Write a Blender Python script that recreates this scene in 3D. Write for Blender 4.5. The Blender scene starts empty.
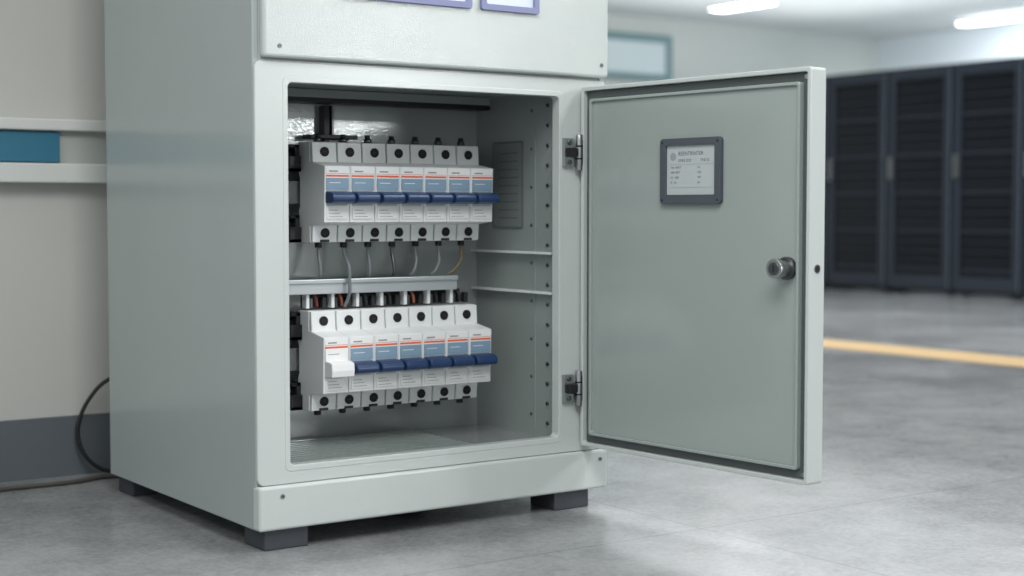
import bpy, bmesh, math
from mathutils import Vector, Matrix
scene=bpy.context.scene
col=scene.collection
try:
    scene.view_settings.view_transform='Standard'
    scene.view_settings.look='None'
except Exception as e: print(e)
FZ=-.006

# ---------------------------------------------------------------- materials
def lin(c):
    r=[]
    for v in c:
        v=v/255.
        r.append(v/12.92 if v<=.04045 else ((v+.055)/1.055)**2.4)
    return (r[0],r[1],r[2],1)
def mat(name,c,rough=.5,metal=0.,bump=0.,bscale=300.,var=0.,vscale=3.,emit=0.,coat=0.):
    m=bpy.data.materials.new(name); m.use_nodes=True
    nt=m.node_tree; b=nt.nodes['Principled BSDF']
    b.inputs['Base Color'].default_value=lin(c)
    b.inputs['Roughness'].default_value=rough
    b.inputs['Metallic'].default_value=metal
    b.inputs['Coat Weight'].default_value=coat
    b.inputs['Coat Roughness'].default_value=.12
    if emit:
        b.inputs['Emission Color'].default_value=lin(c); b.inputs['Emission Strength'].default_value=emit
    tc=nt.nodes.new('ShaderNodeTexCoord')
    if var:
        n=nt.nodes.new('ShaderNodeTexNoise'); n.inputs['Scale'].default_value=vscale; n.inputs['Detail'].default_value=6
        nt.links.new(tc.outputs['Object'],n.inputs['Vector'])
        r=nt.nodes.new('ShaderNodeValToRGB')
        r.color_ramp.elements[0].position=.3; r.color_ramp.elements[1].position=.7
        a=lin(c)
        r.color_ramp.elements[0].color=(a[0]*(1-var),a[1]*(1-var),a[2]*(1-var),1)
        r.color_ramp.elements[1].color=(min(1,a[0]*(1+var)),min(1,a[1]*(1+var)),min(1,a[2]*(1+var)),1)
        nt.links.new(n.outputs['Fac'],r.inputs['Fac']); nt.links.new(r.outputs['Color'],b.inputs['Base Color'])
    if bump:
        n=nt.nodes.new('ShaderNodeTexNoise'); n.inputs['Scale'].default_value=bscale; n.inputs['Detail'].default_value=2
        nt.links.new(tc.outputs['Object'],n.inputs['Vector'])
        bp=nt.nodes.new('ShaderNodeBump'); bp.inputs['Strength'].default_value=bump; bp.inputs['Distance'].default_value=.002
        nt.links.new(n.outputs['Fac'],bp.inputs['Height']); nt.links.new(bp.outputs['Normal'],b.inputs['Normal'])
    return m
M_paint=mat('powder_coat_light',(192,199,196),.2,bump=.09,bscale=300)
M_panel=mat('powder_coat_textured',(184,192,189),.12,bump=.20,bscale=330)
M_side=mat('powder_coat_side_shaded',(162,172,170),.16,bump=.03,bscale=260,var=.02)  # same coat as the front, with the side's shade put into the colour
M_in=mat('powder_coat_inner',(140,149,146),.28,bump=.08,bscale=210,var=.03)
M_back=mat('powder_coat_back',(180,184,184),.13,bump=.12,bscale=260,var=.04,metal=.5)
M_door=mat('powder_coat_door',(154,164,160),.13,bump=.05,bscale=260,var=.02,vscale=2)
M_gask=mat('rubber_gasket',(80,88,87),.45)
M_vent=mat('vent_grey',(126,134,132),.4)
M_ventl=mat('vent_slat',(102,110,108),.45)
M_dark=mat('dark_plastic',(38,41,45),.5)
M_black=mat('black_metal',(22,23,26),.45)
M_foot=mat('foot_rubber',(60,64,70),.6,var=.05,vscale=20)
M_steel=mat('steel',(175,178,178),.28,metal=1.)
M_steeld=mat('dark_steel',(110,112,114),.35,metal=1.)
M_white=mat('breaker_plastic',(230,233,233),.4)
M_white2=mat('label_white',(238,239,238),.5)
M_orange=mat('label_orange',(226,104,60),.5)
M_bluep=mat('label_blue',(130,158,180),.45)
M_greyp=mat('label_grey',(178,190,196),.5)
M_mark=mat('label_mark',(150,154,158),.6)
M_tog=mat('toggle_navy',(30,57,98),.3)
M_hole=mat('hole_black',(14,14,15),.7)
M_copper=mat('copper',(176,104,82),.35,metal=.6)
M_red=mat('wire_red',(120,50,44),.45)
M_wire=mat('wire_grey',(118,124,128),.35)
M_wireb=mat('wire_brown',(112,102,76),.45)
M_alu=mat('duct_aluminium',(186,192,195),.3,metal=.4)
M_rail=mat('rail_pale',(222,228,226),.35)
M_lblp=mat('label_plate',(182,190,190),.4)
M_bez=mat('bezel_grey',(76,83,90),.45)
M_txt=mat('print_grey',(96,102,108),.6)
M_mbez=mat('meter_bezel',(128,134,172),.4)
M_mglass=mat('meter_face',(205,215,232),.25)
M_rack=mat('rack_frame',(46,52,61),.16)
M_rackm=mat('rack_mesh',(16,19,25),.16)
M_slat=mat('rack_slat',(40,46,55),.22)
M_rtrim=mat('rack_trim',(92,100,110),.3)
M_yel=mat('cable_dark',(70,67,60),.5)

# ---------------------------------------------------------------- mesh builder
class MB:
    def __init__(s): s.bm=bmesh.new(); s.mats=[]
    def mi(s,m):
        if m not in s.mats: s.mats.append(m)
        return s.mats.index(m)
    def box(s,a,b,m):
        x0,y0,z0=a; x1,y1,z1=b
        v=[s.bm.verts.new(p) for p in [(x0,y0,z0),(x1,y0,z0),(x1,y1,z0),(x0,y1,z0),(x0,y0,z1),(x1,y0,z1),(x1,y1,z1),(x0,y1,z1)]]
        k=s.mi(m)
        for f in [(3,2,1,0),(4,5,6,7),(0,1,5,4),(1,2,6,5),(2,3,7,6),(3,0,4,7)]:
            s.bm.faces.new([v[i] for i in f]).material_index=k
        return s
    def prism(s,pts,axis,a,b,m):
        k=s.mi(m)
        def P(p,t):
            if axis=='x': return (t,p[0],p[1])
            if axis=='y': return (p[0],t,p[1])
            return (p[0],p[1],t)
        A=[s.bm.verts.new(P(p,a)) for p in pts]; B=[s.bm.verts.new(P(p,b)) for p in pts]
        n=len(pts)
        fs=[s.bm.faces.new(A),s.bm.faces.new(B[::-1])]
        for i in range(n): fs.append(s.bm.faces.new([A[i],B[i],B[(i+1)%n],A[(i+1)%n]]))
        for f in fs: f.material_index=k
        return s
    def cyl(s,c,r,a,b,axis,m,n=20,r2=None):
        k=s.mi(m); r2=r if r2 is None else r2
        def P(u,v,t):
            if axis=='x': return (t,c[0]+u,c[1]+v)
            if axis=='y': return (c[0]+u,t,c[1]+v)
            return (c[0]+u,c[1]+v,t)
        A=[];B=[]
        for i in range(n):
            w=2*math.pi*i/n
            A.append(s.bm.verts.new(P(r*math.cos(w),r*math.sin(w),a)))
            B.append(s.bm.verts.new(P(r2*math.cos(w),r2*math.sin(w),b)))
        fs=[s.bm.faces.new(A),s.bm.faces.new(B[::-1])]
        for i in range(n):
            f=s.bm.faces.new([A[i],B[i],B[(i+1)%n],A[(i+1)%n]]); f.smooth=True; fs.append(f)
        for f in fs: f.material_index=k
        return s
    def ring(s,o,i,ro,ri,y0,y1,m,seg=5):
        k=s.mi(m)
        def rr(q,r):
            x0,x1,z0,z1=q; P=[]
            for cx,cz,a0 in [(x1-r,z1-r,0),(x0+r,z1-r,90),(x0+r,z0+r,180),(x1-r,z0+r,270)]:
                for j in range(seg+1):
                    w=math.radians(a0+90*j/seg); P.append((cx+r*math.cos(w),cz+r*math.sin(w)))
            return P
        O=rr(o,ro); I=rr(i,ri); n=len(O)
        V=[[s.bm.verts.new((p[0],y,p[1])) for p in L] for L,y in ((O,y0),(O,y1),(I,y1),(I,y0))]
        for a in range(4):
            for j in range(n):
                s.bm.faces.new([V[a][j],V[a][(j+1)%n],V[(a+1)%4][(j+1)%n],V[(a+1)%4][j]]).material_index=k
        return s
    def tube(s,pts,r,m,n=8,sub=6):
        k=s.mi(m); P=[Vector(p) for p in pts]; Q=[]
        E=[P[0]*2-P[1]]+P+[P[-1]*2-P[-2]]
        for i in range(1,len(E)-2):
            for j in range(sub):
                t=j/sub; a,b,c,d=E[i-1],E[i],E[i+1],E[i+2]
                Q.append(.5*((2*b)+(c-a)*t+(2*a-5*b+4*c-d)*t*t+(3*b-a-3*c+d)*t**3))
        Q.append(P[-1])
        rings=[]; up=Vector((.13,.97,.2)).normalized()
        for i,q in enumerate(Q):
            T=(Q[min(i+1,len(Q)-1)]-Q[max(i-1,0)]).normalized()
            u=T.cross(up)
            if u.length<.05: u=T.cross(Vector((1,0,0)))
            u.normalize(); v=T.cross(u)
            rings.append([s.bm.verts.new(q+u*r*math.cos(2*math.pi*j/n)+v*r*math.sin(2*math.pi*j/n)) for j in range(n)])
        for a,b in zip(rings,rings[1:]):
            for j in range(n):
                f=s.bm.faces.new([a[j],a[(j+1)%n],b[(j+1)%n],b[j]]); f.smooth=True; f.material_index=k
        s.bm.faces.new(rings[0]).material_index=k; s.bm.faces.new(rings[-1][::-1]).material_index=k
        return s
    def text(s,body,size,origin,xdir,zdir,m,align='LEFT'):
        cu=bpy.data.curves.new('txt','FONT'); cu.body=body; cu.size=size; cu.align_x=align; cu.resolution_u=2
        ob=bpy.data.objects.new('txt',cu); col.objects.link(ob)
        dg=bpy.context.evaluated_depsgraph_get(); me=bpy.data.meshes.new_from_object(ob.evaluated_get(dg))
        k=s.mi(m); o=Vector(origin); X=Vector(xdir); Z=Vector(zdir)
        vs=[s.bm.verts.new(o+X*v.co.x+Z*v.co.y) for v in me.vertices]
        for p in me.polygons:
            try: s.bm.faces.new([vs[i] for i in p.vertices]).material_index=k
            except Exception: pass
        bpy.data.objects.remove(ob); bpy.data.meshes.remove(me)
        return s
    def obj(s,name,bevel=0,seg=2,loc=(0,0,0),norm=True):
        if norm: bmesh.ops.recalc_face_normals(s.bm,faces=s.bm.faces)
        me=bpy.data.meshes.new(name); s.bm.to_mesh(me); s.bm.free()
        for m in s.mats: me.materials.append(m)
        o=bpy.data.objects.new(name,me); col.objects.link(o); o.location=loc
        if bevel:
            b=o.modifiers.new('bevel','BEVEL'); b.width=bevel; b.segments=seg; b.limit_method='ANGLE'; b.angle_limit=math.radians(35)
        return o
def empty(name,loc=(0,0,0)):
    o=bpy.data.objects.new(name,None); o.empty_display_size=.1; o.location=loc; col.objects.link(o); return o
def par(c,p,world=True):
    c.parent=p
    if world: c.matrix_parent_inverse=Matrix.Translation(-Vector(p.location))
    return c
def tag(o,label,cat,group=None):
    o['label']=label; o['category']=cat
    if group: o['group']=group

# ---------------------------------------------------------------- room
def struct(name,a,b,m):
    o=MB().box(a,b,m).obj(name); o['kind']='structure'; return o
mf=bpy.data.materials.new('polished_concrete'); mf.use_nodes=True; nt=mf.node_tree; b=nt.nodes['Principled BSDF']
tc=nt.nodes.new('ShaderNodeTexCoord')
def noise(sc,d,ro,dist=0):
    n=nt.nodes.new('ShaderNodeTexNoise'); n.inputs['Scale'].default_value=sc; n.inputs['Detail'].default_value=d; n.inputs['Roughness'].default_value=ro
    n.inputs['Distortion'].default_value=dist
    nt.links.new(tc.outputs['Object'],n.inputs['Vector']); return n
n1=noise(1.1,2,.5); n2=noise(7,5,.6); n3=noise(85,4,.7)
def math_(op,a,b_):
    m=nt.nodes.new('ShaderNodeMath'); m.operation=op
    for i,v in enumerate((a,b_)):
        if isinstance(v,(int,float)): m.inputs[i].default_value=v
        else: nt.links.new(v,m.inputs[i])
    return m.outputs[0]
s_=math_('ADD',math_('MULTIPLY',n1.outputs['Fac'],.28),math_('ADD',math_('MULTIPLY',n2.outputs['Fac'],.32),math_('MULTIPLY',n3.outputs['Fac'],.40)))
cr=nt.nodes.new('ShaderNodeValToRGB'); cr.color_ramp.elements[0].position=.34; cr.color_ramp.elements[1].position=.66
cr.color_ramp.elements[0].color=lin((104,106,107)); cr.color_ramp.elements[1].color=lin((162,164,165))
nt.links.new(s_,cr.inputs['Fac'])
bk=nt.nodes.new('ShaderNodeTexBrick'); bk.offset=0; bk.inputs['Scale'].default_value=1; bk.inputs['Brick Width'].default_value=1.5; bk.inputs['Row Height'].default_value=1.5
bk.inputs['Mortar Size'].default_value=.003; bk.inputs['Mortar Smooth'].default_value=.3
bk.inputs['Color1'].default_value=(1,1,1,1); bk.inputs['Color2'].default_value=(1,1,1,1); bk.inputs['Mortar'].default_value=(.66,.66,.66,1)
mp=nt.nodes.new('ShaderNodeMapping'); mp.inputs['Location'].default_value=(.62,.33,0)
nt.links.new(tc.outputs['Object'],mp.inputs['Vector']); nt.links.new(mp.outputs['Vector'],bk.inputs['Vector'])
mm=nt.nodes.new('ShaderNodeMix'); mm.data_type='RGBA'; mm.blend_type='MULTIPLY'; mm.inputs['Factor'].default_value=1
nt.links.new(cr.outputs['Color'],mm.inputs['A']); nt.links.new(bk.outputs['Color'],mm.inputs['B'])
nt.links.new(mm.outputs['Result'],b.inputs['Base Color'])
rr=nt.nodes.new('ShaderNodeMapRange'); rr.inputs['From Min'].default_value=.3; rr.inputs['From Max'].default_value=.7; rr.inputs['To Min'].default_value=.17; rr.inputs['To Max'].default_value=.24
nt.links.new(n1.outputs['Fac'],rr.inputs['Value']); nt.links.new(rr.outputs['Result'],b.inputs['Roughness'])
M_wallb=mat('wall_paint_warm',(192,192,187),.8,var=.03,vscale=1.5)
M_wallf=mat('wall_paint_pale',(210,214,210),.8,var=.03,vscale=.6)
M_wallr=mat('wall_paint_cool',(232,240,246),.8,var=.02,vscale=.6)
M_ceil=mat('ceiling_paint',(216,220,220),.85,var=.02,vscale=.5)
M_base=mat('baseboard_slate',(92,99,104),.5,var=.04,vscale=4)
struct('floor',(-7,-8,-.1),(13,10,FZ),mf)
struct('ceiling',(-7,-8,2.75),(13,10,2.85),M_ceil)
struct('wall_back',(0.9,10,FZ),(13.2,10.2,2.75),M_wallf)
struct('wall_right',(13,-8,FZ),(13.2,10,2.75),M_wallr)
struct('wall_partition',(-7,1.1,FZ),(.9,1.3,2.75),M_wallb)
struct('wall_passage',(.7,1.3,FZ),(.9,10,2.75),M_wallf)
struct('baseboard_partition',(-7,1.085,FZ),(.9,1.1,.147),M_base)
st=struct('trim_1',(4.28,-7.5,FZ),(4.62,9.9,FZ+.003),mat('floor_stripe',(196,164,114),.4,var=.05,vscale=3))
w=MB(); w.ring((8.55,9.68,2.08,2.56),(8.62,9.61,2.14,2.48),.01,.01,9.94,9.99,mat('frame_teal',(116,148,152),.5))
w.box((8.61,9.96,2.13),(9.62,9.985,2.49),mat('pane_pale',(212,224,226),.3)); o=w.obj('window_1'); o['kind']='structure'

M_tube=mat('tube_light',(250,252,255),.5,emit=9.)
M_fix=mat('fixture_white',(220,222,222),.5)
def lamp(x,y0,y1):
    r=empty('ceiling_lamp',(x,(y0+y1)/2,2.749))
    h=MB().prism([(x-.16,2.749),(x+.16,2.749),(x+.10,2.70),(x-.10,2.70)],'y',y0,y1,M_fix).obj('housing',.004)
    t=MB().box((x-.09,y0+.03,2.685),(x+.09,y1-.03,2.70),M_tube).obj('diffuser',.003)
    par(h,r); par(t,r)
    tag(r,'long white ceiling light with glowing diffuser','ceiling lamp','ceiling lights')
lamp(9.3,8.05,8.85); lamp(12.3,7.2,8.2)

# ---------------------------------------------------------------- wall trunking
r=empty('wall_trunking',(-1.2,1.08,.743))
t=MB()
t.box((-2.6,1.075,.75),(.5,1.099,.90),mat('trunk_back',(176,180,176),.5))
t.box((-2.6,1.05,.874),(.5,1.0995,.903),mat('trunk_white',(214,216,212),.4))
t.box((-2.6,1.05,.743),(.5,1.0995,.792),M_wallf)
t=t.obj('housing',.004); par(t,r)
t=MB().box((-1.6,1.064,.795),(-.03,1.075,.871),mat('teal_panel',(54,116,142),.4)).obj('teal_panel',.002); par(t,r); t['label']='glossy teal insert strip'
tag(r,'pale wall trunking with a teal insert strip on the wall','wall trunking')
c=MB().tube([(.30,1.02,.275),(.18,1.03,.272),(.081,1.045,.240),(.035,1.055,.195),(.008,1.060,.140),(.004,1.060,.095),(.018,1.055,.05),(.05,1.05,.016),(.10,1.045,.0),(.25,1.04,.0)],.0055,M_black).obj('power_cable')
tag(c,'thin black cable curving down the wall to the floor','cable')
c=MB().tube([(-.6,.86,.0005),(-.4,.91,.0005),(-.216,.955,.0005),(-.05,.955,.0005),(.05,.985,.0005),(.2,.93,.0005),(.4,.95,.0005)],.006,M_yel).obj('power_cable')
tag(c,'dark grey-brown cable lying on the floor beside the wall','cable')

# ---------------------------------------------------------------- cabinet
cab=empty('electrical_cabinet',(.4375,.41,FZ))
tag(cab,'pale grey-green steel electrical cabinet with open door on dark feet','electrical cabinet')
H=1.9
b=MB()
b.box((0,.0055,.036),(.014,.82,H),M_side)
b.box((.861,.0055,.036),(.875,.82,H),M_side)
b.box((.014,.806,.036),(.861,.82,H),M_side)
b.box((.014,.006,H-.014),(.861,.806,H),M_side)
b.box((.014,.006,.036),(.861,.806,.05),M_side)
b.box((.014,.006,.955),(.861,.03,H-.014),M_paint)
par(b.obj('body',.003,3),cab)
f=MB(); f.ring((0,.875,.1265,.968),(.066,.746,.155,.935),.014,.012,-.004,.005,M_paint)
f.ring((.060,.752,.150,.940),(.072,.742,.163,.928),.012,.010,-.0048,.022,M_paint)
par(f.obj('front_frame',.002,3),cab)
p=MB().box((-.001,-.012,.036),(.877,.02,.1255),M_paint)
par(p.obj('plinth',.006,3),cab)
up=MB().box((.013,-.018,.974),(.872,.004,H-.03),M_panel).obj('upper_panel',.007,3); par(up,cab)
def sub(o,parent):
    o.parent=parent; return o
for i,(x0,x1) in enumerate([(.178,.497),(.520,.673)]):
    m=MB(); m.ring((x0,x1,1.102,1.26),(x0+.014,x1-.014,1.116,1.246),.006,.004,-.026,-.018,M_mbez)
    m.box((x0+.013,-.021,1.115),(x1-.013,-.018,1.247),M_mglass)
    if i==0: m.box(((x0+x1)/2-.006,-.025,1.116),((x0+x1)/2+.006,-.02,1.246),M_mbez)
    m=m.obj('meter_window',.0015); sub(m,up); m['label']='violet-blue framed meter window'
def screw(x,y,z,parent,r=.0045):
    s=MB().cyl((x,z),r,y-.002,y+.001,'y',M_steeld,14).box((x-r*.7,y-.0024,z-.0006),(x+r*.7,y-.0019,z+.0006),M_black).obj('screw'); sub(s,parent); return s
screw(.048,-.018,.997,up); screw(.851,-.018,1.002,up)
pl=[o for o in bpy.data.objects if o.name=='plinth'][0]
screw(.05,-.012,.104,pl); screw(.855,-.012,.104,pl)
for x,y in ((.016,.002),(.735,.002),(.016,.715),(.735,.715)):
    f=MB().box((x,y,FZ),(x+.098,y+.095,.036),M_foot).obj('foot',.003); par(f,cab); f['label']='dark grey rubber foot'
# interior
i=MB(); i.box((.05,.36,.14),(.77,.37,.955),M_back); par(i.obj('back_plate'),cab)
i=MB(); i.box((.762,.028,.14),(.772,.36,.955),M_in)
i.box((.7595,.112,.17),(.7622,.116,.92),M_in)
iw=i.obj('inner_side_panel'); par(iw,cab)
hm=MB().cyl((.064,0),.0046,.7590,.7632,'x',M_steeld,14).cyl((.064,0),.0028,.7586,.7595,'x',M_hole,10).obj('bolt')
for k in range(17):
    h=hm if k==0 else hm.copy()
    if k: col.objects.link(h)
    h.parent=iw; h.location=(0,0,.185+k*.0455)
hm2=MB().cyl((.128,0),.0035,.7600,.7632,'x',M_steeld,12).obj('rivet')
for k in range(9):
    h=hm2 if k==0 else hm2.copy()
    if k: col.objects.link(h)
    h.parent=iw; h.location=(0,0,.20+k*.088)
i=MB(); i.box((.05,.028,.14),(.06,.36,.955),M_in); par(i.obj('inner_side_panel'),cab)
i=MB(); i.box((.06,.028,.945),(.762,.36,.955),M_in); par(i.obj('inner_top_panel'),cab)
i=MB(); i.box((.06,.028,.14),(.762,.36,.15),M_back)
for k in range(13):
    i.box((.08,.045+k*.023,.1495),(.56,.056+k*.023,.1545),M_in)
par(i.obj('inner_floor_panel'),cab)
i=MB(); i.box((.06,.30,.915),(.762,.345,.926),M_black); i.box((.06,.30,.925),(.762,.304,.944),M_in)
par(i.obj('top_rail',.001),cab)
i=MB(); i.box((.332,.335,.80),(.346,.3595,.912),M_black); i.box((.29,.32,.836),(.41,.3595,.845),M_black); i.box((.352,.335,.845),(.358,.3595,.912),M_steeld); par(i.obj('rail_bracket',.001),cab)
v=MB(); v.ring((.161,.286,.632,.836),(.165,.282,.636,.832),.005,.004,-.0025,.0,M_ventl)
for k in range(9):
    z=.655+k*.019
    v.box((.182,-.0013,z),(.262,0,z+.003),M_ventl)
v.box((.164,-.0009,.635),(.283,0,.833),M_vent)
v=v.obj('vent_panel'); v.matrix_basis=Matrix(((0,1,0,.762),(1,0,0,0),(0,0,1,0),(0,0,0,1)))
par(v,cab)
for z in (.577,.486):
    s=MB().prism([(.762,z+.002),(.746,z+.002),(.746,z-.003),(.762,z-.003)],'y',.031,.359,M_rail).obj('shelf_rail'); par(s,cab)
for zb in (.604,.234):
    d=MB(); d.box((.18,.286,zb+.085),(.70,.292,zb+.135),M_steel)
    for x in (.30,.62): d.box((x,.2915,zb+.09),(x+.03,.3598,zb+.13),M_steeld)
    par(d.obj('mounting_rail',.001),cab)
    for q0,q1 in ((.0,.06),(.155,.215)):
        g=MB()
        z0=zb+q0; z1=zb+q1; zm=(z0+z1)/2
        g.box((.208,.262,z0),(.236,.3598,z0+.008),M_black); g.box((.214,.27,z1-.008),(.236,.3598,z1),M_black)
        g.box((.226,.27,z0),(.236,.3598,z1),M_dark); g.box((.208,.262,z0),(.236,.268,zm+.004),M_black)
        g.cyl((.300,zm+.008),.016,.208,.230,'x',M_black,16); g.cyl((.300,zm+.008),.008,.204,.212,'x',M_steel,12)
        g.cyl((.285,zm-.017),.007,.206,.230,'x',M_steeld,12)
        par(g.obj('rail_bracket',.001),cab)
d=MB(); d.box((.14,.235,.490),(.625,.285,.520),M_alu); d.box((.14,.230,.513),(.625,.236,.523),M_alu)
for x in (.2,.56): d.box((x,.284,.495),(x+.03,.3598,.515),M_steeld)
par(d.obj('busbar_duct',.002),cab)
P=.0624; X0=.2412
d=MB()
d.box((X0,.266,.4585),(.652,.280,.4902),M_hole)
for k in range(7):
    x=X0-.003+k*P
    d.box((x,.246,.4585),(x+.008,.267,.4902),M_white)
    d.box((x+.042,.250,.4585),(x+.052,.267,.482),M_dark)
    d.box((x+.014,.254,.4585),(x+.020,.267,.480),M_steeld)
par(d.obj('terminal_comb',.001),cab)

# hinges
for z in (.804,.272):
    h=MB(); h.box((.750,-.014,z-.032),(.778,-.004,z+.032),M_steel)
    h.cyl((.788,-.018),.0075,z-.040,z+.040,'z',M_steel,16)
    h.box((.770,-.018,z-.012),(.788,-.010,z+.012),M_steeld)
    h.box((.756,-.030,z-.010),(.774,-.014,z+.010),M_black)
    for q in (-.022,.022): h.cyl((.764,z+q),.0055,-.018,-.012,'y',M_steeld,12)
    for q in (-.014,.014): h.cyl((.788,-.018),.0085,z+q-.002,z+q+.002,'z',M_black,16)
    h=h.obj('hinge',.0012); par(h,cab); h['label']='steel barrel hinge'

# door
ang=math.atan2(-.658,.05); DL=.66; z0,z1=.140,.950
d=MB()
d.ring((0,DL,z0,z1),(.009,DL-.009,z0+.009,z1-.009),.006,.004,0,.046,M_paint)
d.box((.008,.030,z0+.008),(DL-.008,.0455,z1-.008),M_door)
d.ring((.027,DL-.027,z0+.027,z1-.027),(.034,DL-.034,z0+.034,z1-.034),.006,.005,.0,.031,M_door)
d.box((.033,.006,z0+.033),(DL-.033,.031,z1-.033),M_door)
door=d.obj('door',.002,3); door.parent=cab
door.matrix_parent_inverse=Matrix.Translation(-Vector(cab.location))
door.location=(.797,-.012,0); door.rotation_euler=(0,0,ang)
g=MB().ring((.0092,DL-.0092,z0+.0092,z1-.0092),(.0268,DL-.0268,z0+.0268,z1-.0268),.004,.005,.011,.0305,M_gask).obj('gasket',.002); g.parent=door; g['label']='dark rubber sealing strip'
l=MB(); cz=.561
l.cyl((.603,cz),.0225,-.004,.009,'y',M_steeld,28)
l.cyl((.603,cz),.0155,-.026,-.003,'y',M_steel,28); l.cyl((.603,cz),.0195,-.037,-.025,'y',M_steel,32); l.cyl((.603,cz),.013,-.0385,-.036,'y',M_steeld,24)
l.box((.6015,-.0395,cz-.007),(.6045,-.038,cz+.007),M_hole)
l=l.obj('lock',.0012); l.parent=door; l['label']='round steel cam lock'
k=MB(); k.cyl((.024,cz),.0085,DL-.0005,DL+.0012,'x',M_steeld,20); k.cyl((.024,cz),.0062,DL+.0008,DL+.0018,'x',M_hole,20); k=k.obj('latch_hole'); k.parent=door
for s,z in ((DL-.018,z1-.018),(DL-.018,z0+.018)):
    q=MB().cyl((s,z),.0045,.008,.012,'y',M_steel,12).obj('screw'); q.parent=door
for z in (.804,.272):
    q=MB().box((-.006,-.004,z-.028),(.009,-.0002,z+.028),M_steeld).obj('hinge_leaf',.001); q.parent=door
lp=MB(); a=(.256,.430,.688,.825)
lp.ring(a,(a[0]+.017,a[1]-.017,a[2]+.019,a[3]-.015),.008,.003,-.004,.0060,M_bez)
lp.box((a[0]+.016,.001,a[2]+.018),(a[1]-.016,.0060,a[3]-.014),M_lblp)
for s,z in ((.264,.696),(.422,.696),(.264,.817),(.422,.817)): lp.cyl((s,z),.0028,-.0052,-.003,'y',M_dark,10)
lp=lp.obj('label_plate',.0012); lp.parent=door; lp['label']='grey framed rating plate with small print'
t=MB(); X=(1,0,0); Z=(0,0,1); yy=.0006
t.text('REENTRINTER',.0115,(.306,yy,.789),X,Z,M_txt)
t.cyl((.291,.787),.0085,yy-.0001,yy+.0002,'y',M_mark,18)
t.text('GNES 3220',.008,(.306,yy,.776),X,Z,M_txt); t.text('TNE 50',.008,(.370,yy,.776),X,Z,M_txt)
for i,s in enumerate(('10A  ENCT','25B  NEIT','63   HEB','IP   54')):
    t.text(s,.0065,(.284,yy,.762-i*.0105),X,Z,M_txt); t.text(('0.2','240','400','66')[i],.0065,(.362,yy,.762-i*.0105),X,Z,M_txt)
t.box((.280,yy-.0001,.7705),(.408,yy+.0002,.7708),M_mark)
t.box((.280,yy-.0001,.722),(.408,yy+.0002,.7223),M_mark)
t=t.obj('printing',norm=False); t.parent=door

# ---------------------------------------------------------------- breakers
W=P-.0010
def breaker_parts(white):
    B=MB()
    B.prism([(.285,.0),(.232,.0),(.232,.036),(.166,.044),(.162,.166),(.232,.178),(.232,.22),(.285,.22),(.285,.15),(.279,.14),(.279,.08),(.285,.07)],'x',.0,W,M_white)
    B.prism([(.234,.176),(.219,.170),(.2225,.219),(.234,.219)],'x',.0012,W-.0012,M_white)
    B.prism([(.234,.001),(.2225,.001),(.219,.042),(.234,.042)],'x',.0012,W-.0012,M_white)
    B.box((.019,.2215,.0006),(W-.019,.2245,.007),M_dark)
    B.box((.005,.1625,.080),(W-.005,.1655,.116),M_greyp)
    B=B.obj('body',.0018)
    T=MB()
    m=M_white2 if white else M_tog
    if white:
        T.prism([(.168,.080),(.146,.080),(.132,.082),(.130,.096),(.132,.112),(.146,.115),(.168,.115)],'x',.003,W-.003,m)
    else:
        T.prism([(.168,.085),(.146,.085),(.132,.089),(.129,.096),(.132,.105),(.146,.110),(.168,.112)],'x',.0026,W-.0026,m)
    T=T.obj('switch_toggle',.0035 if not white else .002,3)
    T['label']='white toggle lever' if white else 'navy blue toggle lever'
    L=MB()
    y=.1622
    L.box((.0035,y-.0008,.114),(W-.0035,y+.003,.164),M_white2)
    L.box((.0035,y-.0012,.1425),(W-.0035,y+.001,.1465),M_orange)
    L.box((.0035,y-.0012,.149),(W-.0035,y+.001,.1498),M_orange)
    L.box((.0035,y-.0012,.1145),(W-.0035,y+.001,.1400),M_bluep if not white else M_white2)
    L.box((.010,y-.0016,.129),(W-.024,y,.1303),M_white2 if not white else M_mark); L.box((.010,y-.0014,.153),(W-.03,y,.156),M_mark)
    L=L.obj('label_panel')
    L2=MB()
    L2.box((.006,.1632,.052),(W-.006,.1655,.077),M_white2)
    for k in range(3): L2.box((.010,.1628,.056+k*.007),(W-.018-.006*k,.1640,.0572+k*.007),M_mark)
    L2=L2.obj('rating_label')
    S=[]
    for z in (.198,.021):
        s=MB().cyl((W/2,z),.0105,.2185,.2235,'y',M_hole,18)
        s.box((W/2-.005,.2180,z-.0007),(W/2+.005,.2187,z+.0007),M_dark)
        S.append(s.obj('terminal_screw'))
    u=MB(); u.cyl((W/2,.252),.009,.2195,.230,'z',M_steeld,12); u.cyl((W/2,.252),.006,.2295,.238,'z',M_black,10)
    S.append(u.obj('terminal_post'))
    u=MB(); u.cyl((W/2,.252),.008,-.012,.001,'z',M_black,12)
    S.append(u.obj('terminal_post'))
    return [B,T,L,L2]+S
def place(parts,x,z,lab,grp,first,skip=()):
    e=empty('circuit_breaker',(x,0,z))
    for n,q in enumerate(parts):
        if n in skip: continue
        if first: c=q
        else:
            c=q.copy(); col.objects.link(c)
        c.parent=e; c.location=(0,0,0)
    tag(e,lab,'circuit breaker',grp)
blue=breaker_parts(False); wht=breaker_parts(True)
g1='circuit breakers on the upper rail'; g2='circuit breakers on the lower rail'
for k in range(7): place(blue,X0+k*P,.604,'white circuit breaker with navy toggle on the upper rail',g1,k==0)
XL=X0-.005
place(wht,XL,.234,'white circuit breaker with white toggle at the row end',g2,True,(6,))
bpy.data.objects.remove(wht[6])
for k in range(1,7): place(blue,XL+k*P,.234,'white circuit breaker with navy toggle on the lower rail',g2,False,(6,))

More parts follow.
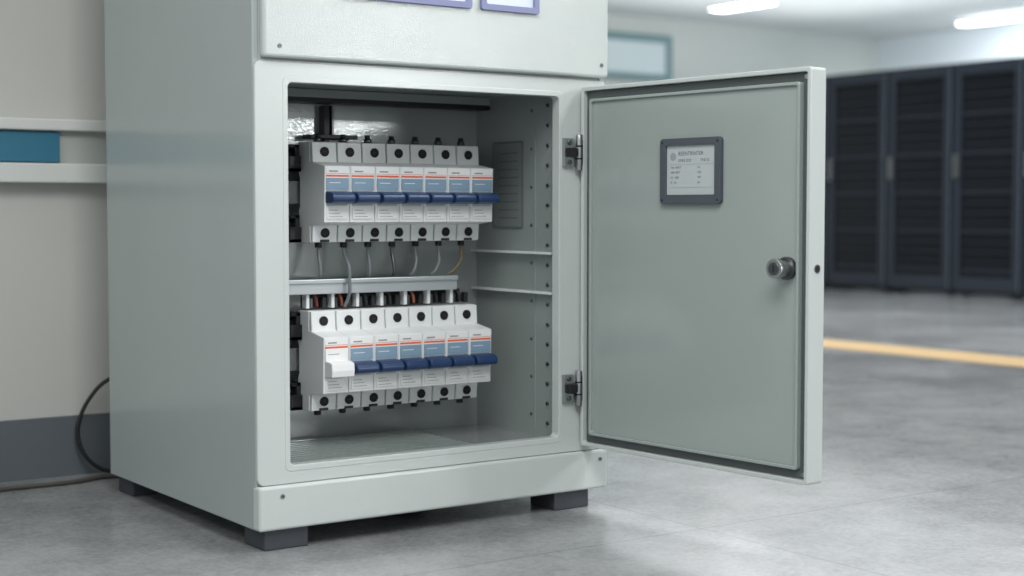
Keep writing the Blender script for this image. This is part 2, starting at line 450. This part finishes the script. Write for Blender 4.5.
# wires
def wire(pts,m,lab):
    w=MB().tube(pts,.0040,m).obj('wire'); tag(w,lab,'wire','wires below the upper breakers')
bend=[0,.001,-.001,.001,-.010,-.014,-.010]
for k in range(7):
    x=X0+(k+.5)*P-.001
    b_=bend[k]; dz=-.022 if k==6 else 0
    if k==1:
        wire([(x,.252,.591),(x,.246,.575),(x,.226,.550),(x,.223,.520),(x,.223,.495),(x-.001,.230,.478),(x-.004,.240,.4600)],M_wire,'grey wire passing over the duct to the lower breakers'); continue
    wire([(x,.252,.591),(x,.250,.575),(x+b_*.2+dz*.2,.244,.555),(x+b_*1.0+dz*.7,.242,.535),(x+b_*1.6+dz,.248,.5262)], M_wireb if k==6 else (M_steeld if k in(3,) else M_wire),
      'dull brown wire running down into the duct' if k==6 else 'grey wire running down into the duct')
cols=[M_red,M_copper,M_dark,M_dark,M_copper,M_dark,M_dark]; nm=['red','copper','dark','dark','copper','dark','dark']
for k in range(7):
    x=X0-.005+k*P+.029
    w=MB().tube([(x-.003,.256,.4870),(x-.001,.250,.478),(x+.002,.251,.4625)],.0036,cols[k]).obj('wire')
    tag(w,'short %s wire end above the lower breakers'%nm[k],'wire','wire ends above the lower breakers')

# ---------------------------------------------------------------- racks
def rack_parts():
    RW=.64
    b=MB(); b.box((.03,0,.03),(1.0,RW,1.83),M_rack)
    for y in (.04,RW-.09):
        for x in (.08,.9): b.box((x,y,0),(x+.05,y+.05,.031),M_rack)
    b=b.obj('body',.006)
    d=MB()
    for a,c in (((0,.01,.06),(.03,.075,1.80)),((0,RW-.075,.06),(.03,RW-.01,1.80)),((0,.074,1.73),(.03,RW-.074,1.80)),((0,.074,.06),(.03,RW-.074,.16))):
        d.box(a,c,M_rack)
    d.box((.018,.074,.159),(.029,RW-.074,1.731),M_rackm)
    d.box((-.002,.010,.06),(.002,.020,1.80),M_rtrim)
    for k in range(20):
        z=.20+k*.076
        d.box((.013,.079,z),(.019,RW-.079,z+(.008 if k%4 else .026)),M_slat)
    d=d.obj('door',.002)
    h=MB(); h.box((-.03,RW-.058,.93),(.001,RW-.026,1.11),M_steel); h=h.obj('handle',.004); h['label']='metal swing handle'
    return b,d,h
rp=rack_parts(); RX=8.388
for k in range(9):
    y=2.48+k*.66
    e=empty('server_rack',(RX,y,FZ)); tag(e,'tall black server rack with perforated door','server rack','row of server racks')
    bb,dd_,hh=rp if k==0 else [q.copy() for q in rp]
    if k:
        for q in (bb,dd_,hh): col.objects.link(q)
    bb.parent=e; dd_.parent=e; hh.parent=dd_

# ---------------------------------------------------------------- lights
def area(name,loc,size,sy,e,rot=(0,0,0),c=(1,1,1)):
    l=bpy.data.lights.new(name,'AREA'); l.shape='RECTANGLE'; l.size=size; l.size_y=sy; l.energy=e; l.color=c
    o=bpy.data.objects.new(name,l); col.objects.link(o); o.location=loc; o.rotation_euler=rot; return o
area('overhead_light',(-.6,-2.2,2.68),1.2,2.4,92)
area('overhead_light',(2.2,-1.0,2.68),.8,3.0,84)
area('overhead_light',(-2.6,-.6,2.68),.8,2.4,38)
area('overhead_light',(5.5,3.5,2.68),2,5,200,c=(.96,.98,1))
area('overhead_light',(11.8,5.5,2.6),1.6,5,200,rot=(0,math.radians(-35),0),c=(.94,.98,1))  # added lamp without fixture, tilted to brighten the right wall
area('overhead_light',(5.5,-3,2.68),2,4,90)
area('ceiling_fill',(8.5,6,1.95),5,6,120,rot=(math.pi,0,0),c=(.95,.98,1))  # added fill with no fixture, aimed up to brighten the far ceiling
area('sheen_fill',(4.9,-7.8,2.15),.9,.5,80,rot=(math.radians(90),0,math.radians(30)),c=(.97,.99,1))  # no window here: added lamp for front fill and the upper panel's highlight
wd=bpy.data.worlds.new('world'); scene.world=wd; wd.use_nodes=True
wd.node_tree.nodes['Background'].inputs[0].default_value=(.94,.97,1,1); wd.node_tree.nodes['Background'].inputs[1].default_value=.74

# ---------------------------------------------------------------- camera
f=1524.; yaw=math.radians(34.9); th=math.atan(78/f)
cd=bpy.data.cameras.new('camera'); cam=bpy.data.objects.new('camera',cd); col.objects.link(cam)
cd.sensor_width=36; cd.lens=36*f/1024
cam.location=(-1.301,-2.749,.675); cam.rotation_euler=(math.pi/2-th,0,-yaw)
cd.dof.use_dof=True; cd.dof.focus_distance=3.22; cd.dof.aperture_fstop=2.3
cd.clip_start=.05
scene.camera=cam
